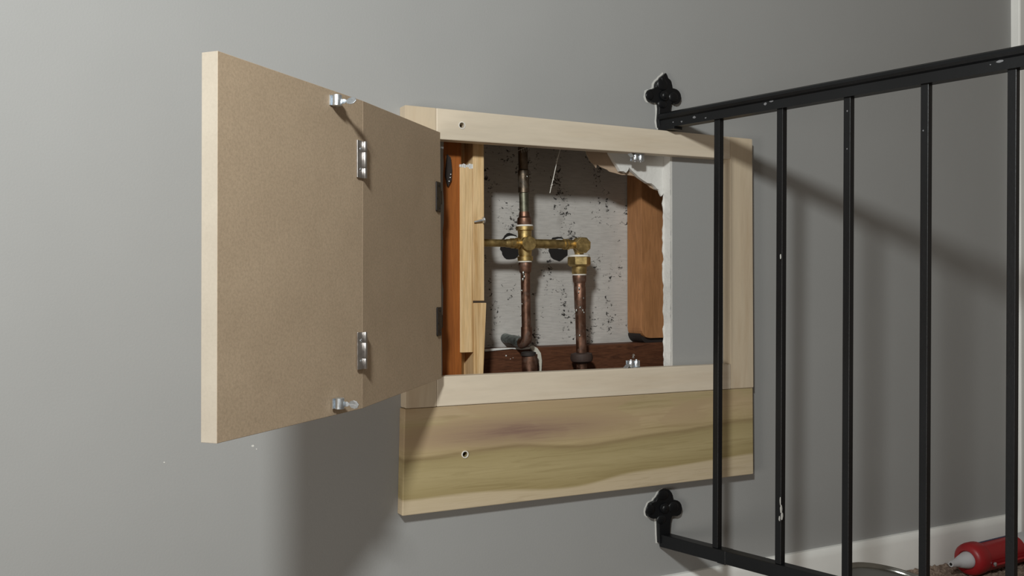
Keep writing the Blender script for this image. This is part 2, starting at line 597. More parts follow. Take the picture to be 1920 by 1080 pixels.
# old stud
bm = BM()
x0 = at(836, 500, 0.022).x - 0.012
x1 = at(861, 500, 0.022).x
box(bm, x0, x1 + 0.004, 0.022, 0.115, 0.30, 0.90)
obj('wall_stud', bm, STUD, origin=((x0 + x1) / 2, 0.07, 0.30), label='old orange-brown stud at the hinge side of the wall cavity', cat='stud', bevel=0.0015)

# yellow pine packing boards beside it
pine = thing('packing_board', 'yellow pine board pieced from strips beside the orange stud', 'board', (0.115, 0.06, 0.30))
yb0, yf = 0.110, 0.020
X = lambda u, v=500, y=yf: at(u, v, y).x
Z = lambda u, v, y=yf: at(u, v, y).z
xa, xm, xb = X(863), X(887), X(908)
bm = BM()
hexa(bm, [(xa, yf, Z(875, 661)), (xm, yf, Z(875, 661)), (xm, yb0, Z(875, 661)), (xa, yb0, Z(875, 661)),
          (xa, yf, Z(875, 313)), (xm, yf, Z(875, 311)), (xm, yb0, Z(875, 313)), (xa, yb0, Z(875, 313))])
obj('filler_strip', bm, PINE, pine, bevel=0.0008)
bm = BM()
box(bm, xm + 0.0003, xb, yf, yb0, Z(898, 564), 0.90)
obj('upper_strip', bm, PINE, pine, bevel=0.0008)
bm = BM()
za, zb = Z(898, 705), Z(898, 568)
hexa(bm, [(xm + 0.0003, yf - 0.001, 0.30), (X(901), yf - 0.001, 0.30), (X(901), yb0, 0.30), (xm + 0.0003, yb0, 0.30),
          (xm + 0.0003, yf - 0.001, zb), (X(911.5), yf - 0.001, zb), (X(911.5), yb0, zb), (xm + 0.0003, yb0, zb)])
obj('lower_strip', bm, PINE, pine, bevel=0.0008)
bm = BM()                                                                      # set-back piece behind the filler strip
box(bm, xa + 0.001, xm + 0.001, yf + 0.028, yb0, 0.30, 0.90)
obj('rear_strip', bm, PINE, pine)
bm = BM()                                                                      # torn paper on the strip's top
rr = random.Random(3)
for k in range(7):
    cx = xa + (xm - xa) * (k + 0.4) / 7
    h = rr.uniform(0.0012, 0.0035)
    obox(bm, (cx, yf + 0.001, Z(875, 312) + 0.0005), (1, 0, rr.uniform(-.4, .4)), (0, 1, 0), (0, 0, 1), 0.0016, 0.0012, h)
obj('torn_fringe', bm, GYPSUM, pine)
bm = BM()                                                                      # screw driven through the edge
pa, pb = at(889, 416, yf - 0.003), at(904, 413, yf - 0.004)
tube(bm, [pa, pb], [0.0012, 0.0018], 10)
lathe(bm, pb, pb - pa, [(0, 0.0018), (0.001, 0.0044), (0.003, 0.0046), (0.004, 0.003)], 16)
obj('screw', bm, ZINC, pine, smooth=40)

# dark clip beside the stud
bm = BM()
p = at(843, 322, 0.020)
pts = [at(u, v, 0.020) for u, v in [(838, 290), (844, 296), (846, 318), (845, 338), (839, 350), (835, 330)]]
slab(bm, [xz(q) for q in pts], [], 0.0175, 0.0215)
clip = obj('cable_clip', bm, RUBBERSHADOW, origin=p, label='small dark clip pinched between plasterboard and orange stud', cat='clip')
for (u, v) in [(844, 333), (842, 340), (845, 327)]:
    q = at(u, v, 0.0165)
    bm = BM()
    bmesh.ops.create_icosphere(bm, subdivisions=1, radius=0.0012, matrix=Matrix.Translation(q))
    obj('staple', bm, ZINC, clip)

# block at the far side
bm = BM()
bx0, bx1 = at(1205, 500, 0.085).x, 0.56
bz = at(1220, 634, 0.085).z
rc = 0.016
arc = [(bx0 + rc - rc * math.cos(a), bz + rc - rc * math.sin(a)) for a in [math.pi / 2 * k / 6 for k in range(7)]]
slab(bm, [(bx0, 0.92)] + arc + [(bx1, bz), (bx1, 0.92)], [], 0.088, 0.128)
obj('wood_block', bm, BLOCKW, origin=(0.5, 0.108, bz), label='brown upright wood block behind the broken plasterboard edge', cat='block', bevel=0.002)
bm = BM()
slab(bm, [(x + 0.002, z - 0.009) for x, z in [(bx0 + 0.001, bz + 0.012)] + arc] + [(bx1, bz - 0.012), (bx1, bz + 0.012)], [], 0.094, 0.1295)
obj('shadow_slab', bm, RUBBERSHADOW, origin=(0.5, 0.11, bz - 0.012), label='black rounded painted shadow under the brown wood block', cat='shadow_slab')  # black slab added as the shadow below the block

# bottom beam with putty
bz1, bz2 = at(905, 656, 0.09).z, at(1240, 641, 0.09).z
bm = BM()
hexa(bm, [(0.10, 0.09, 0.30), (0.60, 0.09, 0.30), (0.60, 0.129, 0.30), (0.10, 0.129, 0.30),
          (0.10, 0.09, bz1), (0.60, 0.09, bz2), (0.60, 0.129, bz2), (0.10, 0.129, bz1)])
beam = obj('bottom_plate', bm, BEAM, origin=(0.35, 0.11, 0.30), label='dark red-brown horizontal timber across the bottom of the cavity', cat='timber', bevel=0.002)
bm = BM()
drip = [(994, 651), (1000, 648), (1008, 653), (1014, 662), (1016, 676), (1015.5, 690), (1014.5, 703), (1012.5, 703), (1012, 688), (1007, 674), (1001, 664), (997, 657)]
slab(bm, [xz(at(u, v, 0.086)) for u, v in drip], [], 0.085, 0.0905)
obj('putty_drip', bm, PUTTY, beam, label='white putty drip', bevel=0.001)
bm = BM()
smear = [(908, 655), (930, 653), (945, 652), (975, 652.5), (992, 651.5), (1000, 651.6), (1006, 653), (1000, 654), (985, 655), (975, 655.5), (960, 654), (930, 657), (910, 659)]
slab(bm, [xz(at(u, v, 0.0885)) for u, v in smear], [], 0.088, 0.0905)
obj('putty_smear', bm, GYPSUM, beam)
for (u, v, r) in [(949, 667, 1.7), (957, 673, 0.9), (979, 662, 1.2), (962, 671, 0.8)]:
    q = at(u, v, 0.0898)
    bm = BM()
    bmesh.ops.create_icosphere(bm, subdivisions=1, radius=r * zc(q) / FPX, matrix=Matrix.Translation(q))
    obj('putty_speck', bm, GYPSUM, beam)

# ------------------------------------------------------------------ plumbing: one soldered assembly
PY = 0.060
plumb = thing('valve_pipework', 'brass shower valve cross and copper pipes standing in the open cavity', 'pipework', (0.22, PY, 0.30))


def turned(name, mat, rows, u0, u1, v0, v1, n=24, y=PY, smooth=35, rot=0.0, label=None):
    """Turned piece on the near-vertical axis through photo points (u0, v0)-(u1, v1) at depth y; rows = (v, half width in px)."""
    bm = BM()
    P0, P1 = at(u0, v0, y), at(u1, v1, y)
    ax = (P1 - P0)
    k = zc((P0 + P1) / 2) / FPX
    pr = []
    for v, hw in rows:
        t = (v - v0) / (v1 - v0)
        pr.append((t * ax.length, hw * k))
    lathe(bm, P0, ax, pr, n, rot=rot)
    return obj(name, bm, mat, plumb, smooth=smooth, label=label)


AX = (980.0, 985.0, 270, 490)          # upper axis
turned('riser_pipe', COPPERDARK, [(215, 9), (322, 9)], *AX, label='blackened copper riser pipe')
turned('pipe_coupling', COPPERDARK, [(318, 9), (320, 10.6), (338, 10.4), (340, 10.2), (361, 10.6), (362, 9)], *AX)
turned('riser_pipe', COPPERGREEN, [(361, 9), (400, 9)], *AX, label='greenish copper riser pipe')
turned('pipe_collar', COPPER, [(397, 9.2), (400, 10), (406, 10.5), (409, 13.2), (418, 14), (422, 13.2)], *AX)
turned('thread_tape', TAPE, [(421.3, 13), (421.6, 16), (424.5, 16.4), (424.8, 13)], *AX)
turned('cross_fitting', BRASS, [(424, 15.5), (425, 16.6), (431.5, 16.4), (432.5, 13.2), (440, 12.8), (452, 13.6), (462, 13.6), (474, 12.6), (480, 12.2), (481, 14.8), (488.5, 14.4), (490, 12.5)], *AX)
AX2 = (984.5, 987.5, 490, 640)
turned('thread_tape', TAPE, [(489.3, 11), (489.6, 13), (491.6, 13.2), (492, 11)], *AX2)
turned('pipe_collar', COPPER, [(492, 12), (494, 13), (499, 12.6), (503, 11.8), (509, 11.2), (512, 9.6)], *AX2)
turned('supply_pipe', COPPER, [(508, 8.9), (616, 8.9)], *AX2)
# elbow turning back into the wall
bm = BM()
P0 = at(987.3, 613, PY)
k = zc(P0) / FPX
r = 10.6 * k
cz = at(987.5, 632, PY).z
path = [P0, V3((P0.x, PY, cz + 0.001))]
R = 0.011
for i in range(1, 9):
    a = math.pi / 2 * i / 8
    path.append(V3((P0.x - R * 0.30 * (1 - math.cos(a)), PY + R * (1 - math.cos(a)), cz - R * math.sin(a) * 0.85)))
tube(bm, path, r, 20)
obj('elbow_fitting', bm, COPPER, plumb, smooth=60)
bm = BM()
q0 = V3((P0.x - 0.004, PY + 0.012, cz - 0.008))
q1 = at(947, 634, 0.128)
tube(bm, [q0, q0.lerp(q1, 0.45), q0.lerp(q1, 0.5), q1], [10.5 * k, 10.5 * k, 9.4 * k, 9.4 * k], 18)
obj('stub_pipe', bm, VERDIGRIS, plumb, smooth=50, label='grey-green corroded stub pipe')
bm = BM()                                                                    # supply below the elbow, in front of the timber
tube(bm, [at(993, 664, 0.073), at(993, 722, 0.073)], 15 * k, 18)
obj('lower_pipe', bm, COPPER, plumb, smooth=50)
bm = BM()
lathe(bm, at(991, 659, 0.072), (0, 0, -1), [(0, 9 * k), (0.001, 14 * k), (0.006, 15 * k), (0.0075, 12 * k)], 18)
obj('pipe_collar', bm, RUBBERSHADOW, plumb, smooth=50, label='dark pipe collar')
# plug on the cross, facing out of the wall
Pc = at(984.5, 456, PY)
k = zc(Pc) / FPX
c0 = V3((Pc.x, PY, Pc.z))
c1 = at(993, 456.5, PY - 0.017)
bm = BM()
lathe(bm, c0, (c1 - c0), [(0, 11.5 * k), (0.009, 12.2 * k), (0.0095, 14.2 * k), ((c1 - c0).length - 0.0008, 14.2 * k), ((c1 - c0).length, 13.4 * k)], 12, rot=0.2)
obj('valve_plug', bm, BRASS, plumb, smooth=25)
# arms
k = zc(at(1030, 457, PY)) / FPX
bm = BM()
tube(bm, [at(985, 456.5, PY), at(1060, 458, PY)], 8.6 * k, 20)
obj('cross_arm', bm, BRASS, plumb, smooth=60)
bm = BM()
lathe(bm, at(1056.5, 458, PY), at(1075, 458.2, PY) - at(1056.5, 458, PY), [(0, 8.8 * k), (0.0004, 10.2 * k), (0.0028, 10.2 * k), (0.0032, 9.2 * k), (0.0055, 9.2 * k), (0.0058, 10.4 * k), (0.009, 10.2 * k), (0.0094, 8.6 * k), (0.030, 8.6 * k)], 20)
obj('arm_collar', bm, BRASS, plumb, smooth=30)
k2 = zc(at(930, 456, PY)) / FPX
bm = BM()
tube(bm, [at(985, 456.5, PY), at(898, 455.2, PY)], 7.2 * k2, 18)
obj('cross_arm', bm, BRASS, plumb, smooth=60)
bm = BM()
lathe(bm, at(972, 456.3, PY), at(930, 455.7, PY) - at(972, 456.3, PY), [(0, 11 * k2), (0.004, 10.6 * k2), (0.0045, 8.4 * k2), (0.007, 8.4 * k2), (0.0074, 9.8 * k2), (0.013, 9.4 * k2), (0.0136, 8.2 * k2), (0.020, 8.0 * k2), (0.022, 7.2 * k2)], 20)
obj('arm_collar', bm, BRASS, plumb, smooth=30)
# second fitting
Pe = at(1086, 458.5, PY)
k = zc(Pe) / FPX
turned('elbow_body', BRASS, [(446, 7), (449, 10.5), (456, 11.5), (468, 11), (474, 8.5), (482, 8.5)], 1085.5, 1086, 446, 482)
bm = BM()
c0 = V3((Pe.x, PY, Pe.z))
c1 = at(1094.5, 460, PY - 0.017)
lathe(bm, c0, (c1 - c0), [(0, 11 * k), (0.007, 12 * k), (0.0074, 15.5 * k), ((c1 - c0).length - 0.001, 15.5 * k), ((c1 - c0).length, 14.4 * k)], 8, rot=math.pi / 8)
obj('valve_plug', bm, BRASS, plumb, smooth=20)
AX3 = (1085.8, 1086.2, 476, 520)
turned('thread_tape', TAPE, [(477.5, 12), (478.5, 19), (481.5, 20), (482.5, 14)], *AX3)
turned('union_nut', BRASS, [(480.5, 17.5), (482.5, 21.8), (496, 21.8), (499.5, 18), (500.5, 14.5)], *AX3, n=6, smooth=20, rot=0.9)
turned('union_sleeve', BRASS, [(499, 14.2), (512.5, 13.8), (514.5, 12.6)], *AX3)
turned('thread_tape', TAPE, [(513.5, 10), (514, 13.3), (516, 13.3), (516.5, 10)], *AX3)
AX4 = (1086.2, 1090.4, 515, 668)
turned('pipe_collar', COPPER, [(516, 12.6), (518, 13), (526, 12.6), (530, 11.6)], *AX4)
turned('supply_pipe', COPPER, [(528, 10.7), (537, 10.7), (538, 11.2), (578, 10.8), (580, 9.9), (728, 9.9)], *AX4)
turned('pipe_clamp', CLAMP, [(661, 12), (663, 20), (671, 21.5), (677, 20), (681, 13)], *AX4, n=14, smooth=30, label='dark clamp around the pipe')
# bright solder runs
sol = [(981.5, 512, 3), (980.5, 524, 2.4), (983, 519, 2.2), (978.5, 545, 1.4), (976.5, 591, 1.6), (979, 570, 1.2), (1086, 541, 2.2), (1085, 548, 1.5), (1094, 559, 1.7), (1081, 582, 1.9), (1088, 577, 1.8), (1093, 582, 1.7), (1078, 586, 1.4), (1095, 586, 1.4), (1087, 629, 1.6), (988.5, 331, 1.2)]
for (u, v, rp) in sol:
    yy = PY - 0.0082
    q = at(u, v, yy)
    bm = BM()
    bmesh.ops.create_icosphere(bm, subdivisions=2, radius=rp * zc(q) / FPX, matrix=Matrix.Translation(q) @ Matrix.Diagonal((0.8, 0.6, 1.5, 1)))
    obj('solder_drip', bm, SOLDER, plumb, smooth=80)

# cobweb threads
bm = BM()
pts = [at(u, v, 0.03) for u, v in [(1054, 268), (1049, 285), (1045, 299), (1041, 318), (1037, 336), (1034, 348), (1031, 362)]]
tube(bm, pts, 0.0006, 6)
for (u, v, s) in [(1045, 298, 2.0), (1043, 303, 1.3), (1037, 337, 1.6), (1034.5, 347, 2.1), (1033, 352, 1.2)]:
    q = at(u, v, 0.03)
    obox(bm, q, V3((1, 0, 0.5)).normalized(), (0, 1, 0), V3((-0.5, 0, 1)).normalized(), s * zc(q) / FPX, 0.0006, 0.0005)
obj('dusty_thread', bm, TAPE, origin=pts[-1], label='white dusty thread hanging from the top of the cavity', cat='thread')
bm = BM()
tube(bm, [at(971, 283, 0.046), at(980, 279, 0.046), at(992, 274, 0.046)], 0.00035, 6)
for (u, v) in [(978, 279), (982, 278), (986, 277), (989, 275)]:
    tube(bm, [at(u, v, 0.046), at(u + 0.6, v + 7, 0.046)], 0.0003, 5)
tube(bm, [at(992, 274, 0.046), at(1000, 262, 0.030)], 0.0003, 5)
obj('cobweb', bm, TAPE, origin=at(980, 279, 0.046), label='wisp of cobweb over the top of the riser pipe', cat='cobweb')

# ------------------------------------------------------------------ access hatch: frame, catches, two-leaf door
hatch = thing('access_hatch', 'pale poplar wall hatch frame with brown folding door standing open', 'hatch', (0.29, 0.0, 0.2025))
FY = -0.019
OX0, OX1 = 0.0505, 0.5390
zt0, zt1 = 0.6915, 0.6960         # underside of the top rail
zl0, zl1 = 0.3800, 0.3776         # top of the bottom rail
zj0, zj1 = at(757, 766.5, FY).z, at(1412, 727, FY).z
jz = lambda x: zj0 + (zj1 - zj0) * x / 0.585
tz = lambda x: zt0 + (zt1 - zt0) * (x - OX0) / (OX1 - OX0)
lz = lambda x: zl0 + (zl1 - zl0) * (x - OX0) / (OX1 - OX0)
oz = lambda x: 0.7326 + (0.7303 - 0.7326) * x / 0.5834


def board(name, pts, mat, holes=(), y0=FY, bevel=0.0013, label=None):
    bm = BM()
    slab(bm, pts, [ring_pts(x, z, r, 16) for x, z, r in holes], y0, -0.0002)
    return obj(name, bm, mat, hatch, origin=(pts[0][0], 0, min(p[1] for p in pts)), bevel=bevel, label=label)


h1 = at(866, 235, FY)
h2 = at(872, 852, FY)
board('top_rail', [(0.0438, tz(0.0438)), (OX1 + 0.0004, tz(OX1)), (OX1 + 0.0004, oz(OX1)), (0.0438, oz(0.0438))], POPX, [(h1.x, h1.z, 0.0040)])
board('stile', [(0.0005, jz(0)), (0.0436, jz(0.0436)), (0.0436, oz(0.0436)), (0.0, oz(0))], POPZ)
board('stile', [(OX1 + 0.0006, jz(OX1)), (0.5845, jz(0.5845)), (0.5834, oz(0.5834)), (OX1 + 0.0006, oz(OX1))], POPZ)
board('bottom_rail', [(0.0438, jz(0.0438)), (OX1 + 0.0004, jz(OX1)), (OX1 + 0.0004, lz(OX1)), (0.0438, lz(0.0438))], POPX)
board('lower_board', [(-0.0045, 0.2025), (0.5852, 0.2028), (0.5845, jz(0.585) - 0.0004), (-0.001, jz(0) - 0.0004)], POPDARK, [(h2.x, h2.z, 0.0040)], y0=-0.0182,
      label='green-brown streaked wide poplar board')
for hp in (h1, h2):                                    # raw rim and dark bottom of the screw holes
    bm = BM()
    lathe(bm, (hp.x, -0.006, hp.z), (0, 1, 0), [(0, 0.0045), (0.004, 0.0045)], 16)
    obj('screw', bm, DARK, hatch)
    bm = BM()
    slab(bm, ring_pts(hp.x, hp.z, 0.0049, 20), [ring_pts(hp.x, hp.z, 0.0038, 20)], -0.0196, -0.0180)
    obj('hole_rim', bm, TAPE, hatch)


def roller_catch(u, v, up):
    """Double-roller catch screwed to the edge of the opening; up = +1 stands on the bottom rail, -1 hangs from the top rail."""
    y = -0.008
    p = at(u, v, y)
    zb = lz(p.x) if up > 0 else tz(p.x)
    bm = BM()
    box(bm, p.x - 0.0085, p.x + 0.0085, y - 0.006, y + 0.008, *sorted((zb, zb + up * 0.0012)))
    box(bm, p.x - 0.0095, p.x + 0.0095, y + 0.0055, y + 0.0067, *sorted((zb, zb + up * 0.0105)))
    obox(bm, (p.x - 0.012, y, zb + up * 0.0025), V3((1, 0, up * 0.9)).normalized(), (0, 1, 0), V3((-0.9 * up, 0, 1)).normalized(), 0.0042, 0.005, 0.0006)
    c = obj('roller_catch', bm, ZINC, hatch, origin=(p.x, y, zb), bevel=0.0003, label='bright zinc double roller catch')
    for s in (-1, 1):
        bm = BM()
        lathe(bm, (p.x + s * 0.0049, y, zb + up * 0.0014), (0, 0, up), [(0, 0.0048), (0.0006, 0.0052), (0.0084, 0.0052), (0.0092, 0.0046), (0.0095, 0.0020), (0.0106, 0.0018)], 18)
        obj('roller', bm, ZINC, c, smooth=40)


roller_catch(1196, 296, -1)
roller_catch(1188, 686, 1)
# small bright screw tip above the lower catch
bm = BM()
q = at(1187, 668, 0.01)
lathe(bm, q + V3((0, 0, -0.004)), (0.1, 0, 1), [(0, 0.0006), (0.002, 0.0022), (0.0035, 0.001), (0.005, 0.0024), (0.0075, 0.0012)], 8)
obj('screw_tip', bm, NICKEL, origin=q, label='tiny bright metal screw tip behind the lower roller catch', cat='screw', smooth=40)

# door leaves
TH = 0.0160
A_t, A_b = V3((-0.3040, -0.3800, 0.6878)), V3((-0.3050, -0.3792, 0.3698))
B_t, B_b = V3((-0.1292, -0.2290, 0.6894)), V3((-0.1304, -0.2280, 0.3714))
C_t, C_b = V3((0.0414, -0.0370, 0.6975)), V3((0.0427, -0.0373, 0.3797))
ZU = V3((0, 0, 1))


def leaf(name, at_, ab, bt, bb, label, gap0=0.0, gap1=0.0, edge=False, m0=0.0, m1=0.0):
    d = (bt - at_)
    d.z = 0
    d.normalize()
    n = V3((d.y, -d.x, 0))                       # out of the seen face
    bk = -n * TH
    a0, a1, b0, b1 = ab + d * gap0, at_ + d * gap0, bb - d * gap1, bt - d * gap1
    bm = BM()
    e0, e1 = bk + d * m0, bk - d * m1
    vs = hexa(bm, [a0, b0, b0 + e1, a0 + e0, a1, b1, b1 + e1, a1 + e0])
    bm.faces.ensure_lookup_table()
    for f in bm.faces:
        c = f.normal if f.normal.length else None
        f.normal_update()
        f.material_index = 1 if (edge and abs(f.normal.dot(d)) > 0.9 and (f.calc_center_median() - a0).dot(d) < 0.01) else 0
    o = obj(name, bm, [MDF, MDFEDGE], hatch, origin=(a0 + b0) / 2, bevel=0.0004, label=label)
    return o, d, n


outer_leaf, d1v, n1v = leaf('door_leaf', A_t, A_b, B_t, B_b, 'brown fibreboard outer door leaf with pale edge', 0, 0.0002, True, 0, 0.0013)
inner_leaf, d2v, n2v = leaf('door_leaf', B_t, B_b, C_t, C_b, 'brown fibreboard inner door leaf beside the hinges', 0.0002, 0, False, 0.0013, 0)


def on_leaf(u, v, P, n):
    d = FW + RT * ((u - 960.0) / FPX) + UP * ((540.0 - v) / FPX)
    return CAM + d * ((P - CAM).dot(n) / d.dot(n))


def butt_hinge(v0, v1, flip):
    pT, pB = on_leaf(686, v0, B_t, n1v), on_leaf(685, v1, B_t, n1v)
    zt, zb = pT.z, pB.z
    zm = (zt + zb) / 2
    hz = (zt - zb) / 2
    nm = (n1v + n2v).normalized()
    axis = V3((B_t.x, B_t.y, zm)) + nm * 0.0022
    bm = BM()
    obox(bm, V3((B_t.x, B_t.y, zm)) - d1v * 0.0068 + n1v * 0.0007, d1v, n1v, ZU, 0.0066, 0.0007, hz)
    h = obj('hinge', bm, NICKEL, outer_leaf, origin=(axis.x, axis.y, zb), bevel=0.0003, label='bright nickel butt hinge')
    segs = [(zb, zb + hz * 0.56), (zb + hz * 0.58, zt - hz * 0.58), (zt - hz * 0.56, zt)]
    for i, (a, b) in enumerate(segs):
        bm = BM()
        r = 0.0023 if (i % 2 == 0) != flip else 0.0021
        lathe(bm, (axis.x, axis.y, a), (0, 0, 1), [(0, r * 0.85), (0.0005, r), (b - a - 0.0005, r), (b - a, r * 0.85)], 18)
        obj('knuckle', bm, NICKEL, h, smooth=40)
    for s in (-0.55, 0.55):
        bm = BM()
        c = V3((B_t.x, B_t.y, zm + hz * s)) - d1v * 0.0072 + n1v * 0.0013
        lathe(bm, c, n1v, [(0, 0.0019), (0.0004, 0.0017), (0.0008, 0.0010)], 12)
        obj('screw', bm, ZINC, h, smooth=40)
    bm = BM()
    obox(bm, V3((B_t.x, B_t.y, zm)) + d2v * 0.0028 + n2v * 0.0005, d2v, n2v, ZU, 0.0026, 0.0005, hz * 0.98)
    obj('hinge_plate', bm, NICKEL, h)


butt_hinge(267, 336, False)
butt_hinge(622, 691, True)


def spear_strike(u, v, twist):
    """Strike of a roller catch: a rolled zinc base on the leaf and a flat two-lobed spear standing out from it."""
    p = on_leaf(u, v, A_t, n1v)
    hz = 10.5 * zc(p) / FPX
    bm = BM()
    c = p + n1v * 0.0052
    lathe(bm, c - ZU * hz, (0, 0, 1), [(0, 0.0040), (0.0004, 0.0048), (2 * hz - 0.0004, 0.0048), (2 * hz, 0.0040)], 24)
    obox(bm, p + n1v * 0.0006 + d1v * 0.001, d1v, n1v, ZU, 0.0065, 0.0006, hz * 0.9)
    s = obj('strike', bm, ZINC, outer_leaf, origin=p, smooth=35, label='bright zinc spear strike')
    # spear outline in (outwards, up)
    w = hz
    out = [(0.0, -0.45), (0.004, -0.45), (0.0060, -0.22), (0.0080, -0.62), (0.0115, -0.80), (0.0150, -0.62), (0.0170, 0.0), (0.0150, 0.62), (0.0115, 0.80), (0.0080, 0.62), (0.0060, 0.22), (0.004, 0.45), (0.0, 0.45)]
    bm = BM()
    A, Bq = [], []
    for x, z in out:
        a = twist * min(1.0, x / 0.008)
        dirz = ZU * math.cos(a) + d1v * math.sin(a)
        nn = d1v * math.cos(a) - ZU * math.sin(a)
        q = c + n1v * (0.003 + x) + d1v * 0.003 + dirz * (z * w) - ZU * w * 0.15
        A.append(bm.verts.new(q + nn * 0.0005))
        Bq.append(bm.verts.new(q - nn * 0.0005))
    n = len(out)
    for k_ in range(n):
        bm.faces.new((A[k_], A[(k_ + 1) % n], Bq[(k_ + 1) % n], Bq[k_]))
    bm.faces.new(A)
    bm.faces.new(list(reversed(Bq)))
    obj('spear', bm, ZINC, s, bevel=0.0003)


spear_strike(623, 189, 0.5)
spear_strike(628, 756, -0.25)


def flush_hinge(v0, v1):
    pT, pB = on_leaf(820, v0, C_t, n2v), on_leaf(820, v1, C_t, n2v)
    zt, zb = pT.z, pB.z
    h = zt - zb
    d0 = C_t.lerp(C_b, (C_t.z - (zt + zb) / 2) / (C_t.z - C_b.z))
    prof = [(-0.0225, 0.03), (-0.0205, 0.0), (-0.0045, 0.0), (-0.0035, 0.04), (-0.0035, 0.18), (-0.0005, 0.34), (-0.0005, 0.66), (-0.0035, 0.82), (-0.0035, 0.96), (-0.0045, 1.0), (-0.0205, 1.0), (-0.0225, 0.97)]
    bm = BM()
    A, Bq = [], []
    for s, t in prof:
        q = V3((d0.x, d0.y, zb + h * t)) + d2v * s * 0.9
        A.append(bm.verts.new(q + n2v * 0.0016))
        Bq.append(bm.verts.new(q - n2v * 0.0002))
    n = len(prof)
    for k_ in range(n):
        bm.faces.new((A[k_], A[(k_ + 1) % n], Bq[(k_ + 1) % n], Bq[k_]))
    bm.faces.new(A)
    bm.faces.new(list(reversed(Bq)))
    hg = obj('hinge', bm, HINGEBLACK, inner_leaf, origin=(d0.x, d0.y, zb), label='dark scalloped hinge leaf', bevel=0.0004)
    bm = BM()
    lathe(bm, V3((d0.x, d0.y, zb + h * 0.28)) + d2v * 0.0006 - n2v * 0.0005, (0, 0, 1), [(0, 0.0022), (h * 0.44, 0.0022)], 14)
    obj('knuckle', bm, HINGEBLACK, hg, smooth=40)
    bm = BM()
    box(bm, 0.0385, 0.0434, -0.0212, -0.0192, zb + h * 0.1, zb + h * 0.9)
    obj('hinge_plate', bm, HINGEBLACK, hg)
    for t in (0.13, 0.45, 0.87):
        bm = BM()
        lathe(bm, V3((d0.x, d0.y, zb + h * t)) + d2v * (-0.008 if t != 0.45 else -0.016) + n2v * 0.0014, n2v, [(0, 0.0016), (0.0005, 0.0014), (0.0008, 0.0006)], 10)
        obj('screw', bm, HINGEBLACK, hg, smooth=40)


flush_hinge(341, 397)
flush_hinge(576, 630)

# ------------------------------------------------------------------ iron stair railing
rail = thing('stair_railing', 'black painted iron stair railing fixed to the grey wall by leaf brackets', 'railing', (0.4205, 0.0, 0.105))
D = V3((-0.20592971, 0.97856342, 0)).normalized()
OUT = -D                                             # away from the wall
S = V3((OUT.y, -OUT.x, 0)) * -1                      # across the rail
ATT = V3((0.4205, 0, 0))
RL = 0.80


def along(t, z):
    return ATT + OUT * t + V3((0, 0, z))


# moulded top rail: cap on a channel
bm = BM()
prof = [(-0.0085, 0.7350), (0.0085, 0.7350), (0.0085, 0.7470), (0.0115, 0.7490), (0.0128, 0.7525), (0.0115, 0.7560), (0.0075, 0.7585), (-0.0075, 0.7585), (-0.0115, 0.7560), (-0.0128, 0.7525), (-0.0115, 0.7490), (-0.0085, 0.7470)]
R0 = [bm.verts.new(along(0.004, z) + S * s) for s, z in prof]
R1 = [bm.verts.new(along(RL, z) + S * s) for s, z in prof]
for i in range(len(prof)):
    bm.faces.new((R0[i], R0[(i + 1) % len(prof)], R1[(i + 1) % len(prof)], R1[i]))
bm.faces.new(R0)
bm.faces.new(list(reversed(R1)))
top_rail = obj('top_rail', bm, BLACK, rail, smooth=35)
bm = BM()
obox(bm, along(0.018, 0.7335), S, OUT, ZU, 0.0095, 0.016, 0.0022)
obj('rail_foot', bm, BLACK, rail, bevel=0.0008)
bm = BM()
c0, c1 = along(0.0025, 0.1165), along(RL, 0.1165)
obox(bm, (c0 + c1) / 2, S, OUT, ZU, 0.0088, (c1 - c0).length / 2, 0.0094)
obj('bottom_rail', bm, BLACK, rail, bevel=0.0009)
bm = BM()                                                                    # weld sleeve below the first baluster
obox(bm, along(0.118, 0.1162), S, OUT, ZU, 0.0093, 0.0075, 0.0099)
obj('weld_sleeve', bm, BLACK, rail, bevel=0.001)
bars = []
dist = [0.1091, 0.2140, 0.3130, 0.4136, 0.5125, 0.6130, 0.7130]
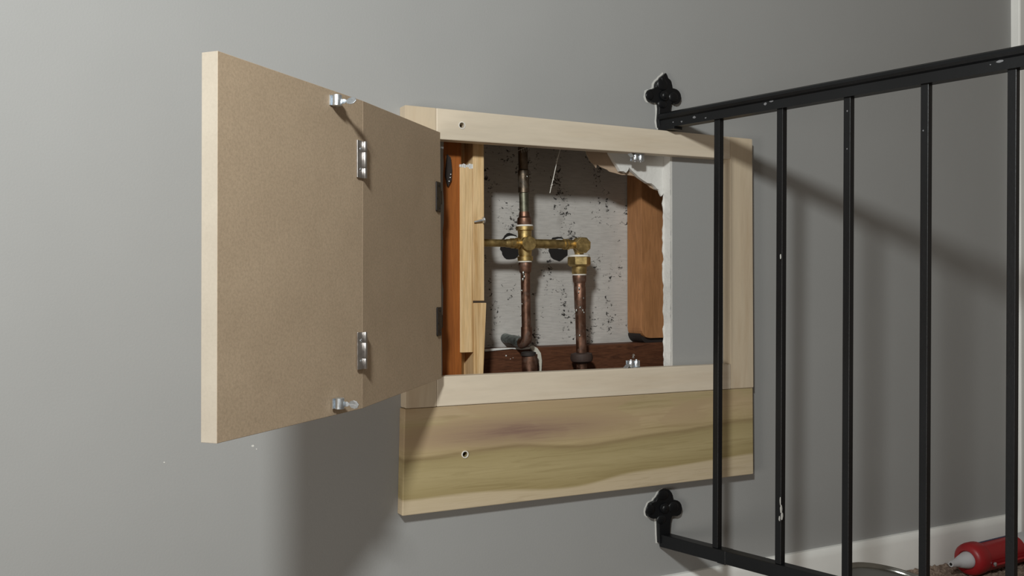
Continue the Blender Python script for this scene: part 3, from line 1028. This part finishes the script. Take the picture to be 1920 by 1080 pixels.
for i, t in enumerate(dist):
    bm = BM()
    a, b = along(t - (0.0035 if i < 5 else 0.0035), 0.126), along(t, 0.7355)
    lean = V3((-0.0017, 0, 0))
    w = 0.0048
    hexa(bm, [a + lean + S * sx * w + OUT * sy * w for sx, sy in ((-1, -1), (1, -1), (1, 1), (-1, 1))] + [b + S * sx * w + OUT * sy * w for sx, sy in ((-1, -1), (1, -1), (1, 1), (-1, 1))])
    bl = obj('baluster', bm, BLACK, rail, origin=a, bevel=0.0006)
    bars.append(bl)
    if i == 1:                                                               # scraped-off paint
        for (u, v, wu, hv) in [(1463, 940, 1.3, 8), (1464.5, 955, 3.2, 8), (1466, 968, 3.0, 7), (1461.5, 972, 2.0, 5), (1463.5, 481, 1.8, 5)]:
            q = a.lerp(b, 0)
            P = a + (-S if S.x > 0 else S) * 0
            nn = OUT
            pp = along(t, 0) + OUT * (w + 0.0001)
            dd = FW + RT * ((u - 960.0) / FPX) + UP * ((540.0 - v) / FPX)
            hit = CAM + dd * ((pp - CAM).dot(nn) / dd.dot(nn))
            kk = zc(hit) / FPX
            bm = BM()
            rr = random.Random(int(v))
            lp = []
            for j in range(9):
                an = 2 * math.pi * j / 9
                lp.append(hit + S * (math.cos(an) * wu * kk * rr.uniform(.7, 1.2)) + ZU * (math.sin(an) * hv * kk * rr.uniform(.8, 1.1)))
            f0 = [bm.verts.new(x + OUT * 0.0004) for x in lp]
            f1 = [bm.verts.new(x - OUT * 0.0002) for x in lp]
            bm.faces.new(f0)
            for j in range(9):
                bm.faces.new((f0[j], f0[(j + 1) % 9], f1[(j + 1) % 9], f1[j]))
            obj('bare_patch', bm, LIGHTEDGE, bl, label='scraped pale patch')


LEFT = S if S.x < 0 else -S                          # the rail side that faces the stairwell


def chip(u, v, ru, rv, parent, off, base=0.0):
    """Worn-through fleck of paint on the stairwell side of an upright or rail."""
    pp = along(base, 0) + LEFT * (off + 0.0002)
    dd = FW + RT * ((u - 960.0) / FPX) + UP * ((540.0 - v) / FPX)
    hit = CAM + dd * ((pp - CAM).dot(LEFT) / dd.dot(LEFT))
    kk = zc(hit) / FPX
    rr = random.Random(int(u * 7 + v))
    bm = BM()
    lp = [hit + OUT * (math.cos(a) * ru * kk * rr.uniform(.7, 1.3)) + ZU * (math.sin(a) * rv * kk * rr.uniform(.7, 1.3)) for a in [2 * math.pi * j / 8 for j in range(8)]]
    f0 = [bm.verts.new(x) for x in lp]
    f1 = [bm.verts.new(x - LEFT * 0.0004) for x in lp]
    bm.faces.new(f0)
    for j in range(8):
        bm.faces.new((f0[j], f0[(j + 1) % 8], f1[(j + 1) % 8], f1[j]))
    obj('paint_chip', bm, CHIP, parent)


for (u, v, ru, rv) in [(1302, 220, 4, 2.2), (1278, 228, 2.2, 1.6), (1262, 229, 1.5, 1.2), (1323, 221, 2.2, 1.4), (1435, 195, 3.5, 2.6), (1446, 190, 5, 1.3), (1874, 115, 7, 2.6), (1857, 121, 1.3, 1.1)]:
    chip(u, v, ru, rv, top_rail, 0.0085)
for (i, u, v, r) in [(2, 1588.5, 208, 1.3), (2, 1588, 279, 1.3), (3, 1731, 245, 1.3), (3, 1729, 700, 1.2), (1, 1461, 325, 1.3), (2, 1583, 1000, 1.8), (3, 1727, 1036, 1.6)]:
    chip(u, v, r, r * 1.2, bars[i], 0.0048, dist[i])


def bracket(pix, edge_grow, cu, cv, y0, y1, lumps):
    pts = [at(u, v, y1) for u, v in pix]
    bm = BM()
    slab(bm, [xz(p) for p in pts], [], y0, y1)
    c = at(cu, cv, y0)
    br = obj('wall_bracket', bm, BLACK, rail, origin=(c.x, 0, c.z), bevel=0.0022, segs=3, label='black cast leaf-shaped wall bracket')
    # raised lobes and veins cast on the plate
    for (u, v, ru, rv) in lumps:
        p = at(u, v, y0)
        kk = zc(p) / FPX
        bm = BM()
        bmesh.ops.create_uvsphere(bm, u_segments=16, v_segments=8, radius=1.0, matrix=Matrix.Translation(p) @ Matrix.Diagonal((ru * kk * 1.35, 0.0022, rv * kk, 1)))
        obj('leaf_lobe', bm, BLACK, br, smooth=60)
    bm = BM()
    lathe(bm, (c.x, y0 - 0.001, c.z), (0, -1, 0), [(0, 0.0078), (0.002, 0.0074), (0.0026, 0.0058), (0.0026, 0.0052), (0.0034, 0.0048), (0.0046, 0.0026)], 20)
    obj('screw', bm, BLACK, br, smooth=35)
    # pale unpainted margin on the wall around the bracket
    g = []
    rr = random.Random(int(cv))
    cc = at(cu, cv, -0.0005)
    for (u, v) in pix:
        p = at(u, v, -0.0005)
        dvec = V3((p.x - cc.x, 0, p.z - cc.z))
        s = edge_grow * rr.uniform(0.3, 1.4)
        q = p + dvec.normalized() * s + V3((-0.0016, 0, 0))
        g.append((q.x, q.z))
    bm = BM()
    slab(bm, g, [], -0.0006, 0.0)
    obj('bare_margin', bm, LIGHTEDGE, br, label='pale bare wall margin')


S1 = 8.31
up_px = [(1200 + x / S1, 130 + y / S1) for x, y in [(365, 68), (385, 105), (402, 150), (432, 175), (452, 210), (462, 260), (468, 305), (500, 312), (535, 325), (565, 350), (582, 375), (597, 410), (600, 470), (585, 515), (560, 545), (520, 555), (485, 545), (458, 525), (448, 570), (440, 640), (436, 740), (436, 940), (300, 940), (262, 905), (250, 800), (258, 700), (262, 620), (255, 545), (240, 525), (200, 528), (160, 520), (125, 512), (105, 480), (90, 430), (88, 380), (102, 335), (130, 318), (160, 322), (188, 300), (210, 290), (214, 240), (228, 205), (248, 180), (275, 160), (292, 130), (330, 100)]]
bracket(up_px, 0.0016, 1200 + 368 / S1, 130 + 412 / S1, -0.0075, -0.0008,
        [(1211.5 + 6, 179, 7, 9), (1263, 182, 8, 10), (1242, 158, 9, 12), (1243, 150, 4, 8), (1242, 195, 8, 8)])
S2 = 7.71
lo_px = [(1200 + x / S2, 900 + y / S2) for x, y in [(300, 138), (330, 122), (365, 122), (392, 140), (418, 175), (434, 215), (438, 275), (470, 275), (505, 285), (535, 308), (555, 345), (566, 400), (552, 465), (525, 495), (490, 508), (450, 505), (420, 510), (404, 570), (396, 650), (390, 775), (388, 900), (244, 900), (238, 775), (234, 640), (230, 540), (200, 540), (160, 548), (110, 535), (82, 510), (72, 460), (82, 415), (98, 375), (115, 335), (145, 312), (185, 298), (205, 265), (225, 245), (248, 205), (270, 165)]]
bracket(lo_px, 0.0010, 1200 + 345 / S2, 900 + 402 / S2, -0.0085, -0.0008,
        [(1219, 956, 8, 10), (1263, 951, 9, 11), (1243, 928, 10, 10), (1240, 974, 8, 9)])

# ------------------------------------------------------------------ on the carpet
# small tin standing tilted on the carpet pile behind the railing foot
TZ = 1.27
tc = CAM + (FW + RT * ((1679 - 960.0) / FPX) + UP * ((540.0 - 1089) / FPX)) * TZ
tr = 94.0 * TZ / FPX
TA = V3((math.sin(math.radians(10)) * 0.652, -math.sin(math.radians(10)) * 0.758, math.cos(math.radians(10))))
th = (tc.z - tr * math.sin(math.radians(10))) / TA.z - 0.0005
tb = tc - TA * th
tin = thing('metal_tin', 'round shiny metal tin with ringed lid on the carpet behind the railing', 'tin', (tb.x, tb.y, 0.0))
bm = BM()
lathe(bm, tb, TA, [(0, tr * 0.93), (0.002, tr * 0.95), (th - 0.011, tr * 0.95), (th - 0.009, tr * 0.975), (th - 0.007, tr * 0.985), (th - 0.0045, tr * 0.985)], 64)
obj('tin_body', bm, TIN, tin, smooth=40)
bm = BM()
pr = [(0.90, -0.0050), (0.985, -0.0048), (1.0, -0.0030), (0.998, -0.0012), (0.980, 0.0), (0.962, -0.0010), (0.952, -0.0034), (0.940, -0.0040), (0.925, -0.0026), (0.910, -0.0016), (0.895, -0.0026), (0.885, -0.0052), (0.872, -0.0085), (0.80, -0.0092), (0.70, -0.0084), (0.3, -0.0080), (0.02, -0.0080)]
lathe(bm, tc, TA, [(z, tr * r) for r, z in pr], 72)
obj('tin_lid', bm, TIN, tin, smooth=60)

# caulking gun lying along the baseboard with a tube in its cradle
GX = V3((0.9975, 0.070, 0.004)).normalized()             # along the gun, away from the nozzle
tip = V3((0.9605, -0.0850, 0.0270))
GS = V3((-GX.y, GX.x, 0))                               # towards the wall
GU = GX.cross(GS)
ax0 = tip + GX * 0.046
gun = thing('caulking_gun', 'red metal caulking gun lying on the carpet along the white baseboard', 'tool', (1.12, -0.075, 0.0))
RG = 0.0262
# half-round cradle
bm = BM()
n = 18
rings = []
for t in (0.006, 0.33):
    ro, ri = [], []
    for k_ in range(n + 1):
        a = math.pi * (1.02 + 0.96 * k_ / n)
        dv = GS * math.cos(a) + GU * math.sin(a)
        ro.append(bm.verts.new(ax0 + GX * t + dv * RG))
        ri.append(bm.verts.new(ax0 + GX * t + dv * (RG - 0.0012)))
    rings.append((ro, ri))
(o0, i0), (o1, i1) = rings
for k_ in range(n):
    bm.faces.new((o0[k_], o0[k_ + 1], o1[k_ + 1], o1[k_]))
    bm.faces.new((i0[k_], i1[k_], i1[k_ + 1], i0[k_ + 1]))
    bm.faces.new((o0[k_], i0[k_], i0[k_ + 1], o0[k_ + 1]))
    bm.faces.new((o1[k_], o1[k_ + 1], i1[k_ + 1], i1[k_]))
bm.faces.new((o0[0], o1[0], i1[0], i0[0]))
bm.faces.new((o0[n], i0[n], i1[n], o1[n]))
obj('cradle', bm, RED, gun, smooth=40)
# front cap the nozzle pokes through
bm = BM()
N = 36
capp = [(0.0, 0.0150), (-0.0018, 0.0165), (-0.001, 0.0225), (0.004, 0.0268), (0.012, 0.0282), (0.026, 0.0280), (0.030, 0.0268), (0.030, 0.0255), (0.010, 0.0255), (0.004, 0.0165), (0.0, 0.0150)]
lathe(bm, ax0, GX, capp, N, caps=False)
obj('front_cap', bm, RED, gun, smooth=50)
bm = BM()
tube(bm, [ax0 + GX * 0.034 - GS * 0.0272 - GU * 0.0085, ax0 + GX * 0.33 - GS * 0.0272 - GU * 0.0085], 0.0022, 10)
obj('side_rail', bm, RED, gun, smooth=60)
bm = BM()
lathe(bm, ax0 + GX * 0.036 - GS * 0.0275 - GU * 0.006, -GS, [(0, 0.0036), (0.002, 0.0036), (0.003, 0.002)], 12)
obj('rivet', bm, ZINC, gun, smooth=40)
bm = BM()
box(bm, 1.335, 1.350, -0.082, -0.030, 0.0035, 0.060)
obj('rear_plate', bm, RED, gun, bevel=0.002)
bm = BM()
tube(bm, [(1.345, -0.055, 0.030), (1.60, -0.037, 0.032)], 0.004, 12)
obj('push_rod', bm, ZINC, gun, smooth=60)
bm = BM()
tube(bm, [(1.350, -0.056, 0.028), (1.39, -0.10, 0.016), (1.41, -0.19, 0.012)], [0.011, 0.010, 0.009], 12)
obj('handle', bm, BLACK, gun, smooth=60)

tube_t = thing('caulk_tube', 'red sealant tube with white cone nozzle held in the caulking gun', 'tube', (1.12, -0.075, 0.003))
bm = BM()
lathe(bm, ax0 + GX * 0.011, GX, [(0, 0.018), (0.0006, 0.0236), (0.127, 0.0236)], 36)
obj('tube_barrel', bm, RED, tube_t, smooth=40)
bm = BM()
lathe(bm, ax0 + GX * 0.1382, GX, [(0, 0.0236), (0.080, 0.0236), (0.081, 0.021)], 36)
obj('tube_barrel', bm, NOZZLE, tube_t, smooth=40, label='white rear end of the tube')
bm = BM()                                                                     # navy print band along the top
ro, ri = [], []
for k_ in range(9):
    a = math.radians(68 + 64 * k_ / 8)
    dv = GS * -math.cos(a) + GU * math.sin(a) if False else GS * math.cos(math.radians(20 + 70 * k_ / 8)) + GU * math.sin(math.radians(20 + 70 * k_ / 8))
    ro.append((bm.verts.new(ax0 + GX * 0.0302 + dv * 0.0239), bm.verts.new(ax0 + GX * 0.1378 + dv * 0.0239)))
for k_ in range(8):
    bm.faces.new((ro[k_][0], ro[k_ + 1][0], ro[k_ + 1][1], ro[k_][1]))
obj('print_band', bm, NAVY, tube_t, smooth=60, label='navy printed band')
bm = BM()
lathe(bm, tip, GX, [(0.004, 0.0022), (0.0, 0.0026), (0.0, 0.0046), (0.002, 0.0052), (0.020, 0.0070), (0.022, 0.0088), (0.043, 0.0142), (0.046, 0.0146), (0.0574, 0.0146)], 28)
obj('nozzle', bm, NOZZLE, tube_t, smooth=40)
bm = BM()
lathe(bm, tip + GX * -0.0002, GX, [(0, 0.0026), (0.0035, 0.0024)], 16)
obj('nozzle_bore', bm, DARK, tube_t)
